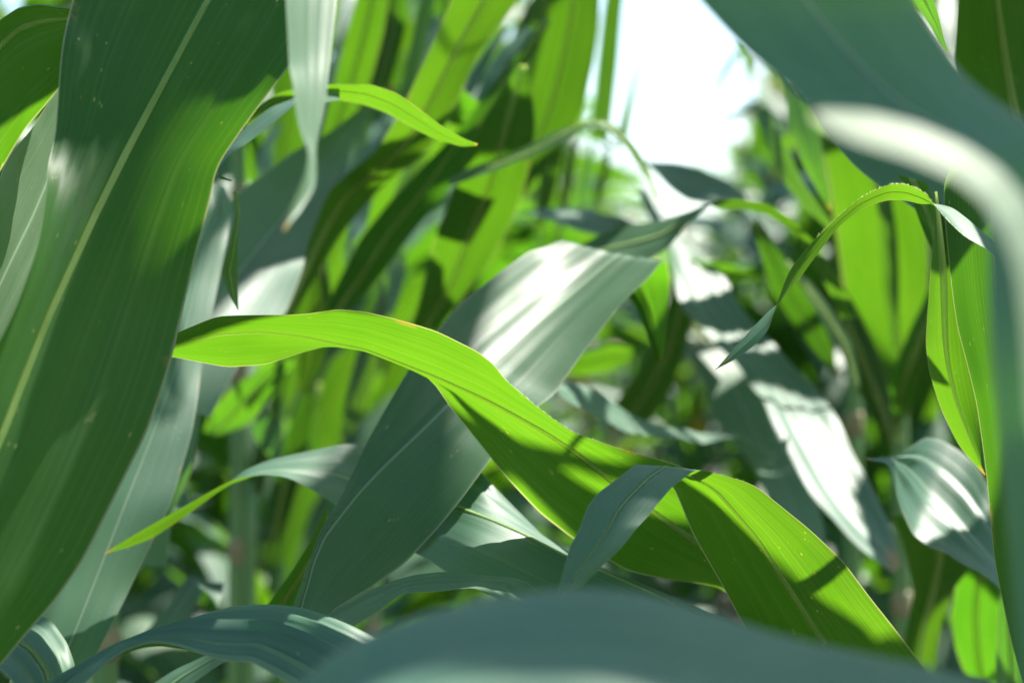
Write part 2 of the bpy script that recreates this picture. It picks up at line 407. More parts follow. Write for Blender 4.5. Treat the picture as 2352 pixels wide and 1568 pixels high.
leaf("L2", [(170,90),(150,150),(130,205),(80,280),(40,335),(0,420),(-60,560),(-130,760)], [(175,100),(185,250),(170,380),(150,520),(110,660),(60,760),(0,880),(-70,1050)], wax=.3, no_sun_tint=.8, D=[1.06,1.02,.97,.92,.88], T=-4, fold=.3, tip='s', ext='e', n=50,
     lit=[(110,300,50),(60,400,60),(30,520,80),(30,620,60),(100,450,60)], pleat=.0006, npl=10)

# --- the sharp middle leaves
plant("A", .12, 1.12, "corn plant whose sunlit bright green leaf sweeps across the centre", .95, stalk=False)
leaf("A", [(335,800),(412,762),(500,728),(600,722),(700,718),(776,708),(838,716),(930,739),(1006,762),(1094,806),(1131,835),(1160,872),(1237,934),(1318,991),(1424,1033),(1550,1066),(1640,1098),(1740,1165),(1830,1260)],
     [(335,812),(403,819),(520,844),(610,838),(696,810),(765,794),(840,798),(925,830),(981,861),(1003,887),(1032,934),(1080,995),(1157,1091),(1240,1178),(1318,1238),(1442,1309),(1550,1335),(1660,1348),(1730,1420)],
     [(335,806),(410,792),(500,769),(600,763),(700,774),(765,788),(838,802),(930,838),(1003,867),(1085,904),(1130,926),(1186,956),(1259,997),(1325,1040),(1406,1104),(1497,1173),(1590,1240),(1690,1310),(1780,1390)],
     D=[.95,.94,.93,.93,.93,.93,.93,.935,.935,.94,.94,.945,.95,.96,.97,.985,1.0,1.03,1.06], T=[-2,-3,-5,-5.5,-6,-6,-6,-6,-6,-6,-6,-6,-6,-6,-5,-5,-5,-4,-4], fold=-.5, side='U', tip='s', nu=33, n=130, sm=1.0,
     lit=[(560,785,30),(480,790,25),(700,745,22),(640,780,20),(800,765,35),(880,775,45),(960,800,50),(1040,835,55),(1110,880,50),(1170,920,40),(1230,965,30),(1290,1000,22),(1340,1020,12),(1385,1085,14),(1450,1082,14),(1540,1150,25),(1420,1060,20),(1570,1190,18)], dark=[(1120,1000,50),(1190,1080,65),(1270,1170,65),(1390,1220,70),(1480,1270,60),(1560,1290,40),(1060,950,25),(600,815,12),(560,740,12),(460,755,12)], hair=('L', .58, .84, 260), ribw=.0045, wave=.0004, extz=-.08, pleat=.0002, npl=12)
plant("B", .27, 1.06, "corn plant whose broad leaf rises from lower right and folds its tip over forward", 1.0)
leaf("B", [(1790,1600),(1740,1500),(1700,1422),(1650,1324),(1588,1217),(1545,1120),(1500,1075),(1461,1064),(1420,1097),(1376,1130),(1351,1162),(1332,1214),(1310,1254),(1290,1320),(1270,1400)],
     [(2200,1640),(2150,1570),(2079,1474),(2006,1382),(1936,1287),(1859,1214),(1731,1111),(1600,1077),(1548,1113),(1515,1151),(1490,1183),(1464,1210),(1424,1261),(1351,1331),(1280,1400)],
     [(1960,1590),(1920,1520),(1889,1470),(1841,1397),(1797,1327),(1735,1230),(1640,1122),(1535,1066),(1490,1096),(1448,1138),(1420,1170),(1398,1212),(1367,1257),(1320,1325),(1275,1400)],
     D=[1.0,.99,.98,.965,.95,.93,.905,.885,.865,.855,.85,.845,.84,.835,.83], T=[1,1,1,1,.5,0,0,0,0,0,0,0,0,0,0], fold=-.25, side='U', at=.25, nu=29, n=120, sm=1.1, ext='s', extz=-.10,
     lit=[(1700,1130,35),(1750,1170,45),(1810,1220,45),(1860,1250,35),(1640,1120,25),(1900,1280,20)], dark=[(1690,1320,70),(1800,1380,90),(1910,1400,70),(1640,1250,40),(1580,1180,20),(1720,1250,30)], wave=.0004, hair=('R', .5, .62, 60), pleat=.0002, npl=12)
plant("C", -.12, .98, "corn plant whose wide grey white sunlit leaf bends over to a lime tip", .9, stalk=False)
leaf("C", [(640,1500),(677,1378),(718,1287),(750,1205),(783,1140),(838,1022),(882,942),(941,845),(1006,758),(1058,696),(1142,630),(1215,577),(1296,549),(1350,600),(1453,690),(1497,795),(1519,835)],
     [(720,1480),(765,1400),(856,1349),(930,1295),(1003,1214),(1058,1148),(1124,1056),(1180,990),(1237,932),(1274,901),(1351,795),(1450,674),(1527,593),(1537,645),(1532,736),(1526,790),(1519,838)],
     [(665,1490),(700,1370),(722,1290),(746,1232),(820,1137),(875,1078),(966,992),(1025,934),(1085,875),(1135,828),(1222,751),(1310,677),(1426,578),(1455,625),(1495,710),(1512,800),(1519,836)],
     wax=.2, D=[.96,.97,.98,.99,1.0,1.01,1.03,1.05,1.07,1.09,1.13,1.17,1.21,1.225,1.215,1.21,1.21], T=[1,2,2.5,3,3,3.5,4,4,4,4,4,4,3,2,1,.5,0], fold=.5, side='T', nu=29, n=120, sm=.9,
     lit=[(1200,640,50),(1300,600,60),(1420,610,50),(1300,700,60),(1220,790,50),(1380,700,50),(1170,880,40),(1260,860,50),(1440,620,40),(1120,800,30),(1508,635,28),(1518,675,24),(1526,715,14),(900,930,18),(870,990,14),(1040,1160,22),(1000,1190,18)], wave=.0006, pleat=.0003)
plant("D", .30, .92, "corn plant with the slender leaf arching over the right side, tip twisted downward", 1.0)
leaf("D", [(1644,848),(1687,826),(1730,796),(1765,760),(1779,715),(1812,623),(1856,568),(1900,520),(1969,454),(2042,419),(2085,422),(2125,442),(2148,476),(2175,508),(2215,545),(2278,578),(2330,650),(2400,780)],
     [(1644,848),(1683,803),(1728,752),(1765,713),(1790,695),(1841,634),(1878,583),(1925,521),(1980,480),(2035,461),(2079,461),(2118,470),(2150,466),(2189,474),(2236,511),(2282,553),(2345,620),(2420,740)],
     D=[.92,.92,.92,.92,.92,.92,.92,.92,.92,.92,.92,.92,.91,.91,.90,.90,.89,.88], T=[0,-.5,-1,-2,-2.5,-2,-2,-2.5,-3,-3.5,-4,-4,-4,-3,-2,-2,-2,-2], fold=-.15, side='U', at=.5, tip='s', nu=17, n=110, sm=1.5, ext='e', extz=-.08,
     lit=[(1990,455,30),(2050,440,40),(2110,450,40),(2190,490,25),(2230,520,25)], wave=.0005, pleat=.0001, hair=('L', .35, .78, 220), ribw=.003)
plant("F", .32, .93, "corn plant with the long bright edged leaf hanging upright at the right border", 1.45)
leaf("F", [(2240,270),(2165,420),(2171,513),(2179,589),(2189,683),(2199,754),(2227,861),(2244,931),(2266,1091),(2284,1287),(2321,1470),(2360,1600),(2400,1720)],
     [(2260,270),(2380,430),(2390,520),(2385,600),(2390,690),(2400,760),(2405,860),(2415,940),(2430,1090),(2450,1280),(2470,1470),(2500,1600),(2520,1720)],
     D=[.955,.955,.955,.955,.955,.955,.96,.965,.97,.98], T=0., side='U', tip='s', n=80, ext='e', extz=-.05, lit=[(2200,650,30),(2210,740,30),(2235,830,25),(2250,920,20)])
leaf("F", [(2150,440),(2146,540),(2135,640),(2127,720),(2124,788),(2134,854),(2167,949),(2207,1030),(2262,1090)], [(2156,440),(2185,540),(2215,640),(2230,720),(2240,800),(2250,880),(2262,960),(2268,1030),(2268,1092)],
     [(2153,440),(2160,540),(2168,640),(2170,720),(2172,790),(2180,850),(2200,930),(2230,1010),(2265,1091)], D=[.96,.97,.975,.98,.98], T=1, fold=-.7, side='U', lit=[(2220,800,30),(2235,900,30),(2200,850,20),(2250,1050,25)], nu=13, n=50)
leaf("F", [(2060,400),(2098,466),(2130,554),(2166,636),(2189,701),(2210,760)], [(2130,420),(2160,500),(2172,570),(2182,630),(2195,700),(2215,765)], D=1.06, T=1, side='U', nu=9, n=40)
leaf("F", [(2290,-480),(2195,-140),(2200,0),(2195,90),(2190,150),(2230,260),(2290,400)], [(2310,-480),(2420,-140),(2420,0),(2425,90),(2430,170),(2440,280),(2450,400)], [(2300,-480),(2279,-140),(2291,0),(2303,90),(2315,170),(2335,280),(2360,400)],
     D=[1.09,1.09,1.11,1.13,1.15,1.16,1.16], T=-1.5, fold=-.8, side='U', tip='s', n=50, lit=[(2330,60,25),(2240,170,25),(2260,130,20),(2345,150,20),(2330,220,15),(2260,200,15)], ribw=.0055)
leaf("F", [(2060,-120),(2080,-40),(2100,0),(2140,60),(2160,100),(2178,120)], [(2110,-120),(2130,-40),(2145,0),(2160,50),(2170,90),(2180,118)], D=.92, T=2, side='T', lit=[(2120,40,30)], nu=9, n=30)
leaf("F", [(1770,90),(1800,140),(1830,195),(1890,300),(1960,372),(2030,432),(2110,490),(2190,550),(2270,640)], [(1900,60),(1960,110),(2020,150),(2090,190),(2170,250),(2240,310),(2310,390),(2350,480),(2380,600)], D=[1.14,1.12,1.10,1.08,1.07], T=-3, side='T', tip='s', n=60)

# --- left middle distance
plant("I", -.02, 1.16, "corn plant with the thin leaf reaching out left to a lime green point", .85, stalk=False)
leaf("I", [(240,1270),(330,1213),(400,1171),(470,1134),(540,1100),(610,1090),(660,1098),(705,1122),(770,1158),(830,1200),(890,1240)],
     [(240,1271),(300,1257),(350,1238),(405,1196),(500,1125),(560,1080),(620,1058),(700,1040),(780,1022),(830,1022),(900,1040)],
     D=[1.05,1.06,1.07,1.08,1.09,1.1,1.11,1.12], T=[-.5,-1.5,-2,-2.5,-3,-4,-4.5,-5,-5,-5,-5], fold=.1, side='T', at=.75, tip='s', n=80, sm=1.5, lit=[(280,1250,35),(350,1215,35),(410,1180,30),(460,1150,30),(575,1078,12)], dark=[(700,1060,40),(770,1070,50),(640,1075,25)], pleat=.0007, npl=5, ribw=.003)
plant("L4", -.21, 1.06, "corn plant with the thin lime green leaf pointing right above the middle", 1.35, stalk=False)
leaf("L4", [(560,270),(640,215),(755,190),(850,192),(910,215),(960,250),(1020,295),(1070,322),(1097,331)], [(570,300),(640,240),(750,222),(830,240),(890,262),(960,302),(1000,322),(1060,338),(1095,334)],
     D=[1.12,1.1,1.08,1.06,1.05,1.04], T=-3.5, fold=-.3, side='U', n=70, lit=[(780,210,30),(850,220,30),(920,245,30),(980,290,30),(1050,325,30)], ribw=.003, wave=.0008)
leaf("L4", [(780,190),(720,210),(688,222),(620,248),(560,300),(510,350),(488,395),(505,405),(532,414)], [(780,230),(720,240),(690,236),(640,275),(580,318),(535,345),(500,385),(500,410),(530,417)],
     D=[1.08,1.06,1.04,1.02,1.0], T=[3,3,3,2,2,1,.5,0], side='T', n=70, wave=.0012, ribw=.002, lit=[(650,235,20)])
plant("H", .02, .84, "corn plant with the pleated blue green leaf lying across the lower left", .5, stalk=False)
leaf("H", [(60,1620),(103,1566),(183,1527),(256,1485),(330,1455),(403,1430),(476,1404),(531,1390),(586,1386),(641,1385),(696,1391),(751,1408),(804,1433),(900,1490),(980,1560)],
     [(100,1640),(190,1570),(240,1522),(286,1494),(330,1483),(366,1483),(421,1494),(476,1511),(531,1516),(575,1514),(623,1540),(659,1563),(720,1600),(800,1640),(880,1680)],
     D=[.84,.84,.84,.84,.84,.84,.83,.82,.82], T=[.5,1,2,3,4,5,6.5,7,7,7,7,7,7,7,7], fold=.3, side='T', at=.6, tip='s', nu=41, n=90, sm=1.3, pleat=.0019, npl=9, ribw=.002, wax=1.)
plant("J", .10, .93, "corn plant with the low arched leaf showing above the bottom leaf's hump", .55, stalk=False)
leaf("J", [(690,1440),(760,1400),(860,1350),(940,1330),(1020,1318),(1090,1318),(1180,1322),(1215,1335),(1260,1372),(1290,1420),(1320,1480)],
     [(700,1490),(790,1450),(870,1402),(925,1356),(1000,1352),(1080,1347),(1120,1365),(1160,1400),(1200,1450),(1230,1500),(1260,1560)], D=[.94,.93,.92,.91,.90,.90], T=[4,5,6,6,5,5,6,6,6], fold=.2, side='T', n=70, pleat=.0006, npl=6, tip='s')
plant("K", .20, 1.10, "corn plant with the ribbed leaf sloping right, its upper corner sunlit white", .8, stalk=False)
leaf("K", [(1000,980),(1108,1085),(1180,1160),(1250,1228),(1320,1285),(1420,1330),(1550,1380),(1700,1425),(1800,1470),(1950,1550)],
     [(850,1220),(965,1278),(1020,1312),(1090,1345),(1180,1390),(1280,1420),(1400,1460),(1550,1500),(1700,1540),(1850,1640)],
     [(900,1090),(1045,1165),(1120,1195),(1200,1230),(1310,1288),(1400,1325),(1500,1370),(1600,1425),(1720,1490),(1880,1590)],
     D=[1.07,1.0,.985,.98,.98,.98,.975,.97,.96,.95], T=[2,4.5,8,8.5,8,7,7,7,7,7], fold=.5, side='T', tip='s', n=80, nu=25, pleat=.0008, npl=6, lit=[(1120,1110,50),(1180,1180,50),(1250,1230,40),(1080,1150,35),(1140,1190,30),(1070,1190,15)], ext='e', extz=-.04, ribw=.002)
plant("V9", -.27, 1.15, "corn plant with the tall grey blue leaf standing just behind the large left leaf", 1.25)
leaf("V9", [(445,420),(440,480),(420,560),(380,700),(330,860),(270,1000),(200,1150),(120,1330),(60,1480),(0,1620)], [(520,430),(535,480),(520,560),(490,700),(462,860),(440,1000),(395,1150),(300,1350),(230,1480),(160,1640)],
     [(490,420),(505,480),(470,560),(440,700),(400,860),(350,1000),(290,1150),(220,1330),(160,1480),(90,1630)], D=[1.22,1.2,1.17,1.13,1.1,1.07,1.04,1.02], T=-3, fold=.4, side='T', tip='s', ext='e', lit=[(500,620,20),(470,700,18)])
leaf("V9", [(535,440),(545,483),(530,560),(505,625),(525,680),(545,712)], [(542,440),(549,483),(546,560),(546,625),(546,680),(547,712)], D=1.04, T=-2, side='U', nu=9, n=40, lit=[(545,500,20)])
leaf("V9", [(-40,1400),(60,1390),(120,1425),(155,1475),(173,1525),(180,1600)], [(-100,1500),(-20,1520),(20,1550),(50,1590),(60,1620),(70,1660)], D=[1.0,.98,.96,.95], T=5, side='T', n=50, nu=25, pleat=.001, npl=6, lit=[(100,1470,40),(60,1500,40),(140,1500,30)], tip='e')
leaf("V9", [(235,1372),(220,1410),(200,1455),(150,1530),(120,1600)], [(243,1378),(253,1420),(228,1455),(162,1540),(135,1600)], D=1.1, T=-1, side='U', nu=9, n=40, tip='s', lit=[(230,1410,40)])
leaf("V9", [(260,1640),(320,1590),(400,1535),(480,1497),(560,1470)], [(330,1660),(380,1620),(440,1570),(500,1525),(570,1490)], D=1.0, T=3, side='T', n=40, lit=[(420,1550,60)])
plant("V10", -.25, 1.42, "corn plant with the broad slate blue leaf running down behind the hanging tip", 1.6)
leaf("V10", [(900,190),(840,240),(760,300),(660,360),(560,430),(490,500),(440,620),(390,760),(330,900)], [(910,210),(830,290),(800,370),(750,450),(710,550),(690,640),(650,730),(560,820),(480,960)],
     [(900,200),(835,260),(780,330),(700,430),(640,510),(560,610),(490,700),(420,800),(370,920)], D=[1.5,1.46,1.41,1.36,1.3,1.25,1.22], T=-3, fold=.5, side='T', tip='s', lit=[(640,650,40),(600,680,40),(560,690,35),(500,720,30)], n=60, ribw=.006)
leaf("V10", [(420,870),(370,950),(320,1060),(290,1180),(270,1300)], [(462,880),(458,980),(440,1080),(400,1170),(380,1300)], D=1.3, T=2, side='T', n=40)
plant("V1", -.15, 1.62, "corn plant with the long dark green leaf rising diagonally from left to top centre", 1.2, stalk=False)
leaf("V1", [(1090,-140),(1060,-60),(1030,20),(980,130),(930,240),(870,340),(800,400),(720,465),(690,560),(650,690),(600,800)], [(1300,-140),(1230,-60),(1180,10),(1110,110),(1060,210),(1010,310),(950,380),(870,430),(780,540),(690,700),(620,820)],
     D=[1.32,1.34,1.36,1.4,1.45,1.5,1.52], T=[-1,-1,-1,0,0,1], fold=-.8, side='U', tip='s', n=60, lit=[(1130,40,25)])
leaf("V1", [(1250,40),(1060,290),(980,370),(900,460),(830,540),(780,640),(740,720)], [(1265,50),(1190,180),(1120,290),(1060,400),(980,500),(900,600),(810,710)], D=[1.5,1.55,1.6], T=-1, fold=-.6, side='U', tip=None, n=50)
leaf("V1", [(750,1160),(720,1230),(670,1310),(610,1390),(570,1450)], [(752,1210),(735,1290),(700,1350),(680,1390),(650,1450)], D=[1.06,1.07,1.1], T=-2, side='U', n=40, nu=9, tip='s')
plant("V3", -.02, 1.75, "corn plant with the translucent lit leaf just left of the white bent one", 1.2, stalk=False)
leaf("V3", [(1190,150),(1090,300),(1050,420),(1000,540),(960,700),(940,760)], [(1215,150),(1230,290),(1215,400),(1170,520),(1100,640),(1010,750)], D=[1.45,1.52,1.6], T=0, fold=-.5, side='U', tip=None, n=50, lit=[(1150,480,40),(1100,560,50),(1040,650,50),(1000,720,40),(1190,400,30)])
leaf("V3", [(1270,-60),(1250,40),(1220,150),(1190,260),(1150,380),(1150,470)], [(1380,-60),(1375,50),(1365,150),(1340,250),(1290,340),(1180,470)], D=[1.65,1.7,1.75], T=-1, fold=-.5, side='U', tip='s', n=50, lit=[(1270,200,45),(1310,60,40),(1240,310,30),(1300,260,30)])
leaf("V3", [(1040,190),(1065,212),(1110,245),(1150,292),(1200,342)], [(1020,270),(1040,285),(1080,295),(1130,318),(1195,345)], D=1.55, T=-4, side='U', n=40, lit=[(1070,260,40),(1120,290,40),(1170,325,30)])
leaf("V3", [(840,-80),(830,-40),(800,60),(770,180),(735,320)], [(910,-80),(900,-40),(880,80),(850,190),(800,300)], D=[1.66,1.7,1.75], T=0, side='U', n=40, lit=[(840,60,50),(810,180,50)], tip='s')
leaf("V3", [(1030,415),(1080,390),(1150,362),(1220,330),(1280,300),(1340,278),(1380,272),(1410,285),(1450,330),(1490,390),(1520,455)], [(1035,425),(1090,402),(1160,385),(1230,362),(1290,325),(1335,292),(1375,292),(1400,300),(1440,337),(1475,392),(1505,455)],
     D=[1.45,1.43,1.42,1.42,1.43,1.45], T=5, side='T', n=60, nu=11, lit=[(1370,280,40),(1330,290,30)], tip='e')

# --- right middle distance
plant("R", .334, 1.95, "corn plant with the tall glowing yellow green leaf beside a thin stalk at right", 1.75, r0=.009)
leaf("R", [(1800,-150),(1830,60),(1850,180),(1880,300),(1900,400),(1915,500),(1930,600),(1945,700),(1980,850),(2020,950),(2050,1010)], [(1820,-150),(1960,60),(2010,180),(2070,300),(2100,400),(2125,500),(2135,600),(2130,700),(2112,800),(2090,900),(2065,1010)],
     [(1810,-150),(1890,60),(1925,180),(1975,300),(2005,400),(2025,500),(2040,600),(2055,700),(2065,800),(2067,900),(2060,1010)], D=[1.70,1.72,1.74,1.76,1.8,1.84,1.88,1.92], T=0, fold=-.5, side='U', tip='s', n=60, lit=[(1950,400,60),(1980,500,70),(2000,600,60),(2070,500,50),(2090,620,50),(1960,640,40),(2050,700,30),(2100,740,30)], dark=[(2030,860,60),(1985,770,40),(2060,930,40)], ribw=.006)
leaf("R", [(2165,560),(2140,640),(2090,760),(2050,850),(2032,900),(2032,940),(2050,970)], [(2190,640),(2160,720),(2135,800),(2112,870),(2097,920),(2085,950),(2068,972)], D=[1.6,1.65,1.7,1.8,1.9], T=0, fold=-1, side='U', tip='s', n=40)
leaf("R", [(1991,1051),(2061,1045),(2097,1023),(2127,1003),(2163,1009),(2207,1034),(2244,1067),(2269,1115),(2300,1180),(2340,1280),(2390,1400)],
     [(1991,1055),(2039,1066),(2057,1133),(2075,1177),(2097,1225),(2134,1254),(2171,1265),(2207,1287),(2260,1318),(2330,1390),(2400,1480)],
     [(1991,1053),(2052,1054),(2080,1068),(2105,1090),(2130,1120),(2160,1150),(2200,1190),(2235,1230),(2280,1280),(2335,1340),(2395,1440)], D=[1.12,1.14,1.16,1.16,1.15,1.13,1.12,1.12], T=[1,3,6,7,7,7,7,7], fold=.6, side='T', tip='s', n=70, nu=25, pleat=.0009, npl=5,
     lit=[(2090,1110,30),(2130,1080,25),(2110,1160,40),(2170,1120,35),(2230,1090,40),(2150,1180,35),(2210,1160,35),(2250,1140,35),(2260,1100,30)])
leaf("R", [(2050,1180),(2080,1280),(2100,1360),(2080,1450),(2060,1560)], [(2270,1200),(2240,1290),(2190,1350),(2160,1450),(2150,1560)], D=[1.35,1.4,1.45], T=0, fold=-.8, side='U', n=40)
leaf("R", [(2240,1280),(2195,1340),(2185,1420),(2195,1490),(2220,1560)], [(2310,1280),(2297,1340),(2295,1420),(2294,1490),(2290,1560)], D=[1.4,1.45,1.5], T=0, side='U', n=40, lit=[(2240,1350,50),(2240,1430,50),(2240,1500,50)])
leaf("R", [(2305,1340),(2295,1380),(2290,1440),(2288,1500),(2290,1600)], [(2320,1340),(2330,1400),(2345,1460),(2355,1520),(2365,1600)], D=1.2, T=2, side='T', n=30, lit=[(2310,1440,40),(2310,1400,40)])
plant("M", .16, 1.95, "corn plant with the wide blue grey leaf falling right under broken white sunlight", 1.35, stalk=False)
leaf("M", [(1470,440),(1500,520),(1530,560),(1548,640),(1575,720),(1640,790),(1700,840),(1745,910),(1775,980),(1830,1080),(1880,1165),(1950,1235),(2055,1312)], [(1475,430),(1520,500),(1580,560),(1640,600),(1690,680),(1745,760),(1810,830),(1880,890),(1915,950),(1960,1040),(2000,1110),(2040,1200),(2066,1300)],
     D=[1.75,1.72,1.68,1.64,1.6,1.56,1.5,1.46,1.42,1.4], T=-5, fold=.5, side='T', n=70, nu=21, pleat=.0008, npl=4, lit=[(1570,580,40),(1630,740,35),(1680,740,28),(1790,910,14),(1830,970,14),(1870,1070,18),(1900,1130,20),(1950,1195,22)], dark=[(1730,820,40),(1775,870,25),(1670,660,45),(1905,1010,30),(1820,1040,20),(1590,660,25),(2010,1230,40)], wax=.8)
leaf("M", [(1580,820),(1620,880),(1640,960),(1700,1040),(1750,1100),(1790,1200),(1800,1300)], [(1690,790),(1730,850),(1790,950),(1850,1080),(1890,1200),(1900,1300),(1900,1380)], D=[1.7,1.67,1.62,1.58], T=-4, side='T', n=50, lit=[(1710,900,28),(1740,960,25)])
leaf("M", [(1270,865),(1330,880),(1400,920),(1470,960),(1540,985),(1620,990),(1700,995),(1790,1040)], [(1265,885),(1310,920),(1370,960),(1440,990),(1520,1005),(1600,1015),(1700,1003),(1780,1060)], D=[1.3,1.34,1.4,1.5,1.6], T=6, side='T', n=50, lit=[(1300,890,25),(1600,1000,20)], tip='s')
leaf("M", [(1300,575),(1340,555),(1420,525),(1500,512),(1570,488),(1625,466),(1645,478),(1700,478),(1760,490),(1810,525),(1850,575),(1890,640),(1930,730)],
     [(1330,600),(1400,600),(1480,595),(1540,570),(1590,510),(1632,472),(1640,458),(1700,455),(1760,466),(1820,500),(1870,560),(1930,640),(1970,730)], D=[1.4,1.38,1.36,1.35,1.36,1.4,1.5], T=[6,6,6,6,5,4,3,3,3,3,3,3,3], side='T', at=.2, n=70, sm=1.2, tip='e', lit=[(1700,467,30),(1780,490,30)])
leaf("M", [(1470,360),(1490,370),(1560,378),(1620,392),(1680,415),(1715,450),(1740,500)], [(1475,370),(1500,385),(1540,430),(1580,465),(1640,475),(1700,480),(1730,515)], D=[1.8,1.8,1.78,1.75], T=7, side='T', n=40, tip='s')
leaf("M", [(1195,485),(1260,478),(1340,478),(1420,500),(1500,530),(1600,580)], [(1195,490),(1260,505),(1330,530),(1400,545),(1490,560),(1590,610)], D=[1.7,1.7,1.72,1.75], T=5, side='T', n=40, tip='s')
plant("Q", .30, 2.05, "corn plant with two white sunlit leaf strips hanging right of the sky gap", 1.5)
leaf("Q", [(1780,120),(1801,194),(1812,293),(1841,366),(1900,480)], [(1820,190),(1852,234),(1885,311),(1896,385),(1907,480)], D=[1.5,1.45,1.42], T=3, side='T', n=40, lit=[(1825,240,30),(1865,380,35),(1840,360,25)])
leaf("Q", [(1735,250),(1753,311),(1800,420),(1850,480),(1912,530)], [(1770,250),(1790,311),(1845,420),(1895,490),(1918,520)], D=[1.6,1.55,1.5], T=3, side='T', n=40, lit=[(1785,360,30),(1830,440,30),(1870,490,30)])
leaf("Q", [(1720,520),(1740,560),(1770,660),(1830,760),(1890,830),(1922,872)], [(1740,500),(1770,540),(1830,640),(1880,720),(1915,800),(1926,872)], D=[1.6,1.65,1.7], T=0, side='U', n=40, lit=[(1780,640,40),(1840,720,40),(1890,800,40)])
leaf("Q", [(1800,600),(1830,640),(1880,720),(1930,800),(1965,900)], [(1815,600),(1850,640),(1910,710),(1960,790),(1977,880)], D=1.55, T=-1, side='U', n=40, lit=[(1900,740,40),(1950,830,40)])
leaf("Q", [(1590,585),(1600,600),(1660,605),(1720,620),(1765,635)], [(1600,640),(1620,655),(1660,645),(1710,642),(1765,640)], D=1.7, T=-3, side='U', n=30)
leaf("Q", [(1705,100),(1680,125),(1655,165),(1638,215),(1630,250)], [(1708,112),(1690,140),(1668,175),(1646,222),(1631,250)], D=3.0, T=1, side='U', n=30, nu=5)
leaf("Q", [(1690,90),(1705,130),(1712,170),(1716,215)], [(1716,90),(1730,140),(1726,175),(1717,215)], D=2.9, T=1, side='U', n=30, nu=5)
leaf("Q", [(1780,300),(1740,240),(1700,250),(1660,270),(1640,268)], [(1780,330),(1740,265),(1705,268),(1665,282),(1641,270)], D=2.6, T=2, side='U', n=30, nu=7, lit=[(1720,255,40)])
leaf("V3", [(1400,-60),(1385,20),(1370,150),(1355,320)], [(1440,-60),(1430,20),(1420,150),(1400,320)], D=2.4, T=0, side='U', tip='s', n=30, nu=7, lit=[(1400,50,60),(1390,180,60)])
leaf("V3", [(1480,105),(1462,150),(1440,220),(1410,330)], [(1481,105),(1470,160),(1455,240),(1440,340)], D=2.6, T=1, side='U', tip='s', n=30, nu=5, lit=[(1450,200,60)])
plant("V5", -.13, 2.05, "corn plant glimpsed as white sunlit scraps between the dark diagonal leaves", 1.1, r0=.009)
leaf("V5", [(850,255),(840,272),(815,310),(800,380),(790,420)], [(856,262),(852,285),(846,330),(822,385),(800,425)], D=[1.72,1.7,1.66], T=4, side='T', n=30, nu=7, lit=[(830,320,50)])
leaf("V5", [(640,280),(610,320),(590,370),(585,430)], [(648,285),(632,325),(630,380),(620,430)], D=[1.72,1.7,1.66], T=4, side='T', n=30, nu=7, lit=[(610,360,50)])
leaf("V5", [(850,440),(815,470),(805,510),(800,550)], [(860,450),(855,475),(840,515),(815,552)], D=[1.72,1.7,1.66], T=4, side='T', n=30, nu=7, lit=[(830,490,50)])
leaf("V5", [(920,555),(900,590),(890,640),(880,720)], [(926,560),(932,600),(928,650),(905,725)], D=[1.82,1.8,1.76], T=4, side='T', n=30, nu=7, lit=[(910,610,60)])
leaf("V5", [(805,540),(792,570),(790,620),(785,660)], [(812,545),(818,575),(815,625),(800,662)], D=[1.82,1.8,1.76], T=4, side='T', n=30, nu=7, lit=[(805,590,60)])
leaf("V5", [(890,-40),(872,80),(850,200),(830,300)], [(945,-40),(930,80),(895,200),(850,300)], D=[1.9,1.95], T=0, side='U', n=30, nu=9, tip='s')
leaf("V5", [(975,-40),(950,60),(930,160),(910,280)], [(1010,-40),(985,60),(965,160),(930,285)], D=[1.8,1.85], T=-3, side='T', n=30, nu=9, tip='s', lit=[(960,100,60),(940,220,50)])
leaf("V5", [(1005,-40),(1008,20),(1025,85)], [(1050,-40),(1045,20),(1030,88)], D=1.8, T=0, side='U', n=30, nu=9, tip='e', lit=[(1030,20,50)])
leaf("V5", [(1160,60),(1115,110),(1080,180),(1055,245)], [(1170,70),(1132,120),(1105,190),(1066,250)], D=[1.75,1.7], T=3, side='T', n=30, nu=9, lit=[(1100,160,50)])
leaf("V5", [(1210,60),(1150,110),(1110,180),(1080,260)], [(1225,70),(1195,130),(1160,200),(1110,280)], D=[1.85,1.8], T=4, side='T', n=30, nu=9)
leaf("V5", [(1240,-40),(1215,80),(1190,200),(1170,340)], [(1290,-40),(1250,90),(1225,210),(1190,345)], D=[2.1,2.15], T=0, side='U', n=30, nu=9, tip='s')
leaf("V5", [(1330,60),(1285,95),(1240,165),(1208,240)], [(1340,70),(1315,115),(1270,185),(1225,250)], D=[2.0,1.95], T=4, side='T', n=30, nu=9, lit=[(1270,150,50)])
for q, (xa, xb, ya, yb, w) in enumerate(((1275, 1235, 290, 580, 26), (1325, 1280, 270, 560, 30), (1365, 1325, 300, 520, 24), (1405, 1360, 330, 500, 22))):
    leaf("V5", [(xa-w*k, ya+(yb-ya)*f) if 0 else (xa+(xb-xa)*f-w*k/2, ya+(yb-ya)*f) for f, k in ((0, .2), (.3, .9), (.6, 1), (1, .3))], [(xa+(xb-xa)*f+w*k/2, ya+(yb-ya)*f) for f, k in ((0, .2), (.3, .9), (.6, 1), (1, .3))],
         D=2.3+.15*q, T=(3, -2)[q % 2], side='TU'[q % 2], n=30, nu=7, lit=[((xa+xb)/2, (ya+yb)/2, 70)])
leaf("V5", [(1575,560),(1545,660),(1505,780),(1445,880),(1385,960)], [(1620,590),(1600,700),(1570,820),(1530,920),(1470,1000)], D=[1.85,1.9,1.95], T=0, side='U', n=40, tone=.5)
leaf("V5", [(1280,855),(1340,812),(1400,790),(1452,800)], [(1282,862),(1350,862),(1410,850),(1454,820)], D=1.8, T=-3, side='U', n=30, nu=9, lit=[(1380,825,70)])
